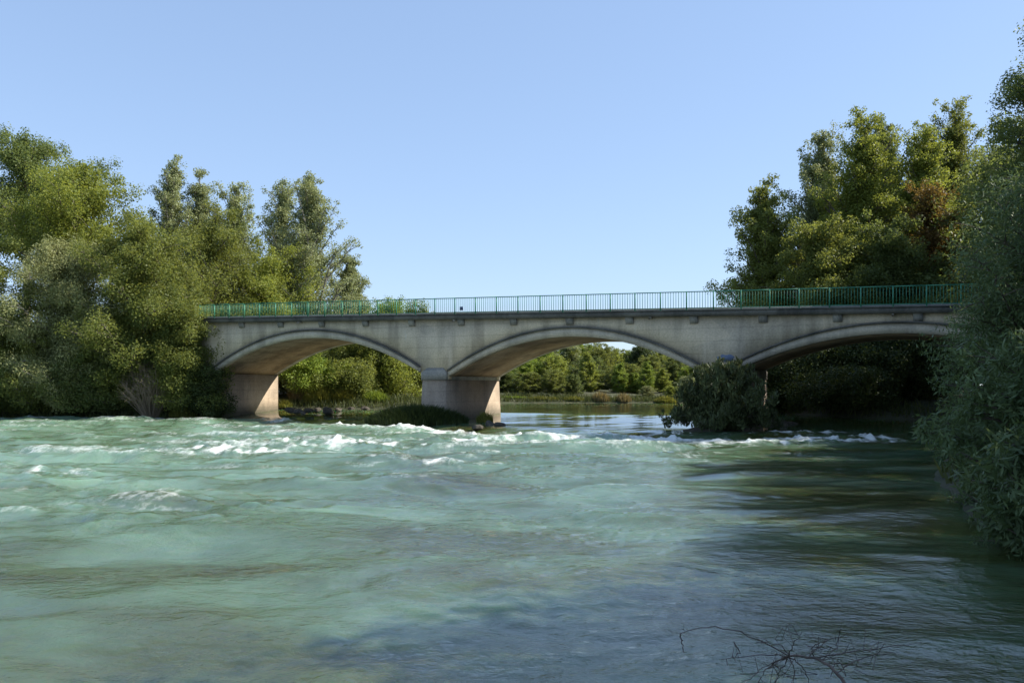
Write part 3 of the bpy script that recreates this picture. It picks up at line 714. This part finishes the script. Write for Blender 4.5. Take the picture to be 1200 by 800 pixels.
# ------------------------------------------------------------------ behind the left arch
AR = 'bushes on the bank seen through the left arch'
for k, (px, Y, top, rpx, lf, lab) in enumerate([
    (345, 82, 385, 34, 'deep', 'dark green bush just right of the sunlit abutment face under the left arch'),
    (385, 84, 372, 36, 'deep', 'dark leafy bush seen under the crown of the left arch'),
    (425, 83, 372, 34, 'olive', 'olive green bush seen right of the left arch crown'),
    (462, 82, 372, 30, 'yellow', 'pale leaved bush seen left of the first pier'),
    (372, 79.2, 424, 20, 'fresh', 'light green leafy bush in front of the dark bushes under the left arch'),
    (410, 79.0, 430, 20, 'olive', 'low leafy bush at the bank under the left arch, left of the pale leaved one'),
    (488, 85, 360, 28, 'olive', 'green bush partly hidden behind the first pier, its top behind the railing'),
    (455, 90, 352, 30, 'fresh', 'bright green treetop showing through the railing near the small blue plate')]):
    tree_at('bank_bush', lab, px, Y, top, rpx, lf, 50+k, group=AR, cat='bush', parts=('stem', 'foliage'), prof='dome', bot=.04, limbs=34, sub=7, per=70, leaf=(.26,.16), clump=.85, multi=3)
for k, (px, Y, top, rpx, n, mt, lab) in enumerate([
    (376, 77.4, 446, 20, 1100, 'weed', 'tall yellow-green weeds under the left arch crown'),
    (352, 78.5, 432, 13, 900, 'tan', 'rusty dry weeds beside the sunlit abutment face'),
    (402, 77.2, 452, 14, 900, 'weed', 'low yellow grass on the bank under the left arch'),
    (440, 77.6, 455, 16, 900, 'fresh', 'low green weeds on the bank near the first pier'),
    (334, 76.2, 466, 9, 500, 'weed', 'short grass at the foot of the sunlit abutment face')]):
    x = PX(px, Y); gz = float(ground_z(x, Y))
    blades('weed_clump', lab, 'weeds', x, Y, gz, rpx*Y/1000, .9, PZ(top, Y)-gz, n, mt, 60+k, .06, .28, 'weeds on the bank under the left arch')

# ------------------------------------------------------------------ far bank beyond the middle arch: shared meshes, each tree an object
FB = 'trees on the far bank'
far_round = [grow(200+k, 8, 2.1, prof='dome', bot=.02, limbs=90, sub=6, per=20, leaf=(.25,.17), clump=.40, rise=1.1, lumpy=.6, core=.7, multi=2) for k in range(4)]
far_pop = [grow(210+k, 8, 1.25, prof='poplar', bot=.03, limbs=70, sub=5, per=26, leaf=(.24,.16), clump=.36, rise=1.2) for k in range(3)]
FAR = [  # px, Y, top, width px, kind, leaf, label
 (548,112,418,34,'r','olive','green far-bank tree mostly behind the first pier'),
 (590,108,430,26,'r','deep','low dark tree at the left end of the far bank, beside the sunlit pier face'),
 (612,121,416,30,'r','fresh','light green far-bank tree under the left side of the middle arch'),
 (638,124,404,30,'r','fresh','fresh green far-bank tree, left one of two tall round crowns under the middle arch'),
 (668,126,400,32,'r','poplar','pale far-bank tree, right one of two tall round crowns under the middle arch'),
 (622,107,436,24,'r','olive','olive far-bank bush standing in front of the light green tree'),
 (650,107,432,22,'r','olive','olive round bush on the far bank left of the yellow poplar'),
 (671,107,438,16,'r','deep','dark round bush on the far bank touching the yellow poplar'),
 (692,112,412,17,'p','yellow','tallest yellow-green poplar on the far bank, near the middle of the arch'),
 (706,130,403,22,'r','olive','olive far treetop next to the gap of sky under the arch'),
 (727,111,426,15,'p','fresh','young green poplar on the far bank right of the yellow one'),
 (745,112,436,14,'p','fresh','small young poplar on the far bank between two bigger ones'),
 (757,110,424,16,'p','fresh','pale green poplar on the far bank, in front of the dark crown'),
 (776,111,432,15,'p','yellow','yellowish poplar on the far bank close to the dark upright bush'),
 (752,128,402,30,'r','dark','dark broad crown on the far bank right of the gap of sky'),
 (790,120,416,24,'r','deep','deep green tree on the far bank near the right pier'),
 (806,109,440,18,'r','poplar','pale bush on the far bank just left of the dark upright bush'),
 (822,116,420,26,'r','deep','green far-bank tree behind the right pier'),
 (786,106,452,12,'r','yellow','low yellow bush at the right end of the visible far bank'),
 (850,112,425,28,'r','olive','far-bank tree hidden behind the upright bush'),
 (758,107,452,13,'r','willow','low grey-green bush at the far water edge in front of the pale poplar'),
 (515,116,420,30,'r','deep','far-bank tree hidden behind the left pier'),
 (575,138,412,34,'r','deep','farthest green crown at the left side of the middle arch'),
 (628,142,403,34,'r','olive','farthest olive crown behind the light green far-bank tree'),
 (690,140,402,34,'r','deep','farthest dark green crown behind the tallest yellow-green poplar'),
 (732,143,410,26,'r','olive','farthest low olive crown below the gap of sky under the arch'),
 (775,140,404,32,'r','olive','farthest olive crown right of the gap of sky under the arch'),
 (815,138,410,34,'r','olive','farthest crown behind the right pier'),
]
for k, (px, Y, top, wpx, kd, lf, lab) in enumerate(FAR):
    src = (far_round if kd == 'r' else far_pop)[k % (4 if kd == 'r' else 3)]
    x = PX(px, Y); gz = float(ground_z(x, Y)); H = PZ(top, Y)-gz; r0 = 2.3 if kd == 'r' else 1.5
    s = (wpx*.66*Y/1000)/r0
    plant('far_tree', lab, 'tree', x, Y, src, lf, 'pale_bark', FB, rz=k*1.7, scale=(s, s, H/8))
gf = np.random.default_rng(17)
for k in range(26):                                      # the crowded rows behind them
    px = 535+k*13+gf.normal(0, 4); Y = (118, 130, 140)[k % 3]+gf.normal(0, 2); x = PX(px, Y); gz = float(ground_z(x, Y))
    top = np.interp(px, [535, 600, 650, 690, 715, 738, 760, 800, 880], [424, 418, 406, 405, 411, 413, 405, 412, 424])+(14 if k % 3 == 0 else 0)+gf.normal(0, 2.5); H = PZ(top, Y)-gz; s = gf.uniform(.85, 1.15)
    plant('far_tree', 'green tree in the crowded row at the back of the far bank', 'tree', x, Y, far_round[k % 4], ('olive', 'fresh', 'deep', 'olive', 'yellow')[k % 5], 'pale_bark', 'trees crowded at the back of the far bank', rz=k*2.1, scale=(s, s, H/8))
for k, (px, top, rpx, n, mt, lab) in enumerate([
    (600, 466, 18, 700, 'fresh', 'green reed strip at the far water edge beside the pier face'),
    (635, 466, 22, 800, 'weed', 'pale green reeds at the far water edge left of centre'),
    (704, 459, 11, 500, 'tan', 'tan dry reeds at the far water edge below the tallest yellow poplar'),
    (731, 461, 9, 400, 'tan', 'tan reeds at the far water edge below the young green poplar'),
    (672, 466, 14, 500, 'weed', 'low reeds at the far water edge in front of the dark round bush'),
    (780, 465, 14, 500, 'weed', 'low yellow reeds at the far water edge near the upright bush')]):
    Y = 103.6; x = PX(px, Y); gz = float(ground_z(x, Y))
    blades('reed_strip', lab, 'reeds', x, Y, gz, rpx*Y/1000, .8, PZ(top, Y)-gz+.3, n, mt, 80+k, .09, .22, 'reeds along the far bank')

# ------------------------------------------------------------------ right bank beyond the bridge
RB = 'trees on the right bank beyond the bridge'
rk = dict(leaf=(.30,.19), group=RB)
tree_at('round_tree', 'dark green tree at the left end of the right-hand trees, branches over the railing', 893, 76, 218, 44, 'olive', 101, prof='cone', bot=.1, limbs=90, sub=7, per=50, clump=.75, rise=.9, **rk)
tree_at('pointed_tree', 'pointed tree with a thin spire, second of the right-hand trees', 948, 79, 160, 50, 'poplar', 102, prof='poplar', bot=.1, limbs=100, sub=7, per=46, clump=.75, rise=1.0, **rk)
tree_at('yellow_tree', 'bright yellow-green tree in the middle of the right-hand trees', 1018, 76, 144, 56, 'yellow', 103, prof='cone', bot=.1, limbs=110, sub=7, per=48, clump=.8, rise=1.0, **rk)
tree_at('tall_tree', 'dark narrow treetop just behind the bright yellow-green tree', 1046, 84, 128, 40, 'deep', 104, prof='poplar', bot=.15, limbs=70, sub=7, per=48, clump=.75, rise=.9, **rk)
tree_at('broad_tree', 'broad green tree behind the one with browning leaves on the right', 1122, 82, 122, 54, 'olive', 105, prof='cone', bot=.15, limbs=100, sub=7, per=48, clump=.82, rise=.9, **rk)
tree_at('browning_tree', 'tree with yellow-brown leaves, right of the bright yellow-green tree', 1098, 74, 150, 46, 'yellow', 106, prof='cone', bot=.15, limbs=80, sub=7, per=48, clump=.78, rise=.9, **rk)
tree_at('browning_shrub', 'small rusty-leaved tree low in front of the right-hand trees', 1085, 70, 222, 22, 'brown', 107, prof='dome', bot=.35, limbs=24, sub=6, per=60, clump=.8, **rk)
tree_at('leafy_tree', 'dark green tree rising behind the near willow on the right', 1172, 66, 165, 60, 'deep', 108, prof='dome', bot=.1, limbs=44, sub=8, per=85, clump=1.05, **rk)
tree_at('leafy_tree', 'dark tree low behind the railing, below the pointed tree', 960, 70, 262, 52, 'olive', 109, prof='dome', bot=.06, limbs=38, sub=8, per=85, clump=.95, **rk)
tree_at('leafy_tree', 'dark tree low behind the railing, below the browning leaves', 1050, 68, 265, 55, 'deep', 110, prof='dome', bot=.06, limbs=40, sub=8, per=85, clump=.95, **rk)
tree_at('edge_tree', 'tall dark tree cut by the upper right picture edge', 1222, 44, 26, 54, 'deep', 111, prof='round', bot=.35, limbs=44, sub=8, per=90, clump=.8, leaf=(.20,.13), group=RB)
A3 = 'dark bushes seen through the right arch'
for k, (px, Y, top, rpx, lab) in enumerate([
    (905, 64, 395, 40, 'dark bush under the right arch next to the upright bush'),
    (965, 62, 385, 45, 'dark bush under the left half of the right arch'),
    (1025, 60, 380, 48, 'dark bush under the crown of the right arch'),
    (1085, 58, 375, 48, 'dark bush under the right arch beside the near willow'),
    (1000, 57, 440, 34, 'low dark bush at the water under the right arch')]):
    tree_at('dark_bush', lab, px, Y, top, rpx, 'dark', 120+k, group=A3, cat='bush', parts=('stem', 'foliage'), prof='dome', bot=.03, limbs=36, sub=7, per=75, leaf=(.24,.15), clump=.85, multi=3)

# ------------------------------------------------------------------ near willows on the right bank
NW = 'willows on the near right bank'
nk = dict(group=NW, barkm='bark', prof='dome', leaf=(.20,.048), multi=4, droop=.25, core=.25, fine=1.0)
tree_at('near_willow', 'tall grey-green willow at the right picture edge, in front of the bridge end', 1216, 27, 175, 80, 'near_willow', 131, bot=.06, limbs=64, sub=9, per=62, clump=.5, **nk)
tree_at('near_willow', 'willow overhanging the water under the right bridge end', 1176, 33, 335, 44, 'near_willow', 132, bot=.03, limbs=50, sub=9, per=60, clump=.55, **nk)
tree_at('near_willow', 'low willow bush trailing into the water at the right picture edge', 1240, 17.5, 395, 84, 'near_willow', 133, bot=.02, limbs=56, sub=9, per=52, clump=.32, **nk)
tree_at('near_willow', 'nearest willow bush at the lower right picture edge', 1285, 12.5, 470, 95, 'near_willow', 134, bot=.02, limbs=46, sub=9, per=50, clump=.26, **nk)
for k, (px, Y, top, rpx, lab) in enumerate([
    (1172, 24.5, 500, 34, 'small dark shrub at the water under the tall grey-green willow'),
    (1190, 18.5, 520, 46, 'small shrub hanging into the water under the low willow bush'),
    (1222, 13.6, 560, 62, 'nearest small shrub at the waterline at the right picture edge'),
    (1140, 30.5, 478, 24, 'small shrub at the right waterline, farthest from the viewer')]):
    tree_at('shrub', lab, px, Y, top, rpx, 'near_willow', 160+k, group='shrubs along the near right waterline', cat='shrub', parts=('stem', 'foliage'), prof='shrub', bot=.0, limbs=40, sub=7, per=44, leaf=(.15,.042), clump=.24, multi=5, droop=.3, fine=1.0, z=-.05)
OF = 'trees on the right bank outside the picture'
out_tree = grow(140, 10, 3.0, prof='dome', bot=.1, limbs=36, sub=7, per=70, leaf=(.24,.13), clump=.8)
for k, (x, y, s) in enumerate([(13, 5.5, 1.35), (13, 9.5, 1.05), (14, 14, .85), (16.5, 18.5, .9), (19.5, 23, 1.0), (22.5, 28, 1.1), (26.5, 33, 1.25), (31, 38, 1.4), (36, 45, 1.7), (35, 54, 1.8), (12, 1.0, 1.4), (39, 62, 1.8)]):
    plant('bank_tree', 'leafy bank tree standing to the right, outside the picture', 'tree', x, y, out_tree, 'deep', 'bark', OF, rz=k*1.3, scale=(s, s, s))

# ------------------------------------------------------------------ rocks, bank grass, dead branch
def rock_mesh(seed):
    g = np.random.default_rng(seed); import bmesh
    bm = bmesh.new(); bmesh.ops.create_icosphere(bm, subdivisions=3, radius=1)
    ph = g.random(9)*6.3; pl = g.normal(0, 1, (7, 3)); pl /= np.linalg.norm(pl, axis=1)[:, None]; dd = g.uniform(.55, .85, 7)
    for v in bm.verts:
        p_ = np.array(v.co)
        for q in range(7):
            o_ = p_@pl[q]-dd[q]
            if o_ > 0: p_ = p_-pl[q]*o_*.9
        p_ *= 1+.06*sin(5*p_[0]+ph[0])+.05*sin(7*p_[1]+ph[1]+3*p_[2]); v.co = p_
    me = bpy.data.meshes.new('rock'); bm.to_mesh(me); bm.free(); me.materials.append(M['rock']); return me
RK = [rock_mesh(300+k) for k in range(4)]
rr = random.Random(5)
def rock(x, y, z, s, label, group):
    o = bpy.data.objects.new('rock', RK[rr.randrange(4)]); COL.objects.link(o); o.location = (x, y, z)
    o.scale = (s*rr.uniform(.8, 1.5), s*rr.uniform(.8, 1.2), s*rr.uniform(.5, .8)); o.rotation_euler = (rr.uniform(-.2, .2), rr.uniform(-.2, .2), rr.uniform(0, 6)); tag(o, label, 'rock', group)
for px, py, s in [(340,481,.35),(349,482,.45),(361,481,.42),(372,480,.38),(385,481,.5),(396,480,.35),(412,479,.36),(428,479,.42),(355,484,.25)]:
    Y = 2.0/(py-452)*1000; rock(PX(px, Y), Y, .60, s, 'brown rock in the row along the bank under the left arch', 'rocks along the bank under the left arch')
for px, py, s in [(560,501,.35),(574,498,.4),(586,499,.3),(470,501,.3)]:
    Y = 2.5/(py-452)*1000; rock(PX(px, Y), Y, .12, s, 'wet dark rock in the water around the reed mound at the left pier', 'wet rocks around the left pier')
for px, py, s in [(905,499,.6),(918,500,.45),(928,499,.35)]:
    Y = 2.4/(py-452)*1000; rock(PX(px, Y), Y, .25, s, 'wet brown rock beside the dark upright bush', 'rocks beside the upright bush')

def shore_grass():
    g = np.random.default_rng(77); n = 60000
    x = np.concatenate([g.uniform(-60, 0, n), g.uniform(3, 30, n//2), g.uniform(-8, 30, n//3)]); y = np.concatenate([g.uniform(64, 82, n), g.uniform(3, 62, n//2), g.uniform(98, 108, n//3)])
    d = sdist(x, y); k = (d > .05) & (d < 2.6); x, y = x[k], y[k]; z = ground_z(x, y); m = z < 2.6; x, y, z = x[m], y[m], z[m]; n = len(x)
    h = g.uniform(.2, .75, n); az = g.random(n)*pi; tl = g.normal(0, .3, (n, 2)); wd = g.uniform(.03, .07, n)
    B = np.column_stack([x, y, z-.05]); Sd = np.column_stack([np.cos(az), np.sin(az), 0*az])*wd[:, None]
    T_ = B+np.column_stack([tl*h[:, None], h]); V = np.stack([B-Sd, B+Sd, T_], 1).reshape(-1, 3)
    me = mesh_np('bank_grass', V, np.arange(3*n).reshape(-1, 3)); fattr(me, 'tint', np.repeat(g.random(n), 3))
    tag(link('bank_grass', me, M['reed']), 'rough grass along the water edge', 'grass', kind='stuff')
shore_grass()

def dead_branch():
    g = np.random.default_rng(91); m = MB()
    def at(px, py, Y): return np.array([PX(px, Y), Y, PZ(py, Y)])
    base = at(1015, 845, 6.4); hub = at(924, 768, 6.9)
    def limb(P, r0, r1):
        P = np.array(P); t = np.linspace(0, 1, len(P)); k = np.linspace(0, 1, 14)
        Q = np.column_stack([np.interp(k, t, P[:, j]) for j in range(3)]); Q[1:-1] = .5*Q[1:-1]+.25*(Q[:-2]+Q[2:]); Q[1:-1] += g.normal(0, .006, (12, 3))
        m.tube(Q, r0+(r1-r0)*k, 5); return Q
    Q = limb([base, at(985, 790, 6.6), at(955, 770, 6.8), hub], .016, .008)
    Q1 = limb([hub, at(875, 742, 7.1), at(832, 732, 7.2), at(797, 742, 7.3)], .006, .003)
    limb([at(797, 742, 7.3), at(799, 752, 7.3), at(801, 764, 7.3)], .006, .004); limb([at(860, 752, 7.1), at(866, 762, 7.1), at(862, 770, 7.1)], .006, .003)
    for tx, ty in [(868, 800), (885, 812), (845, 772), (905, 822), (1000, 742), (1050, 765), (970, 748), (940, 740), (1080, 752), (1010, 780), (890, 752), (950, 810), (880, 790), (930, 815), (985, 765)]:
        Y = 6.9+g.normal(0, .15); e = at(tx, ty, Y); s = hub if tx < 960 else Q[g.integers(3, 11)]
        q = limb([s, s*.5+e*.5+g.normal(0, .04, 3)+[0, 0, .03], e], .0055, .002)
        for k in range(3):
            b = q[g.integers(4, 13)]; m.tube([b, b+g.normal(0, .06, 3), b+g.normal(0, .1, 3)], [.003, .0025, .0015], 4)
    o = m.build('dead_branch', M['twig']); tag(o, 'bare dead branch reaching over the water at the bottom edge', 'branch')
dead_branch()
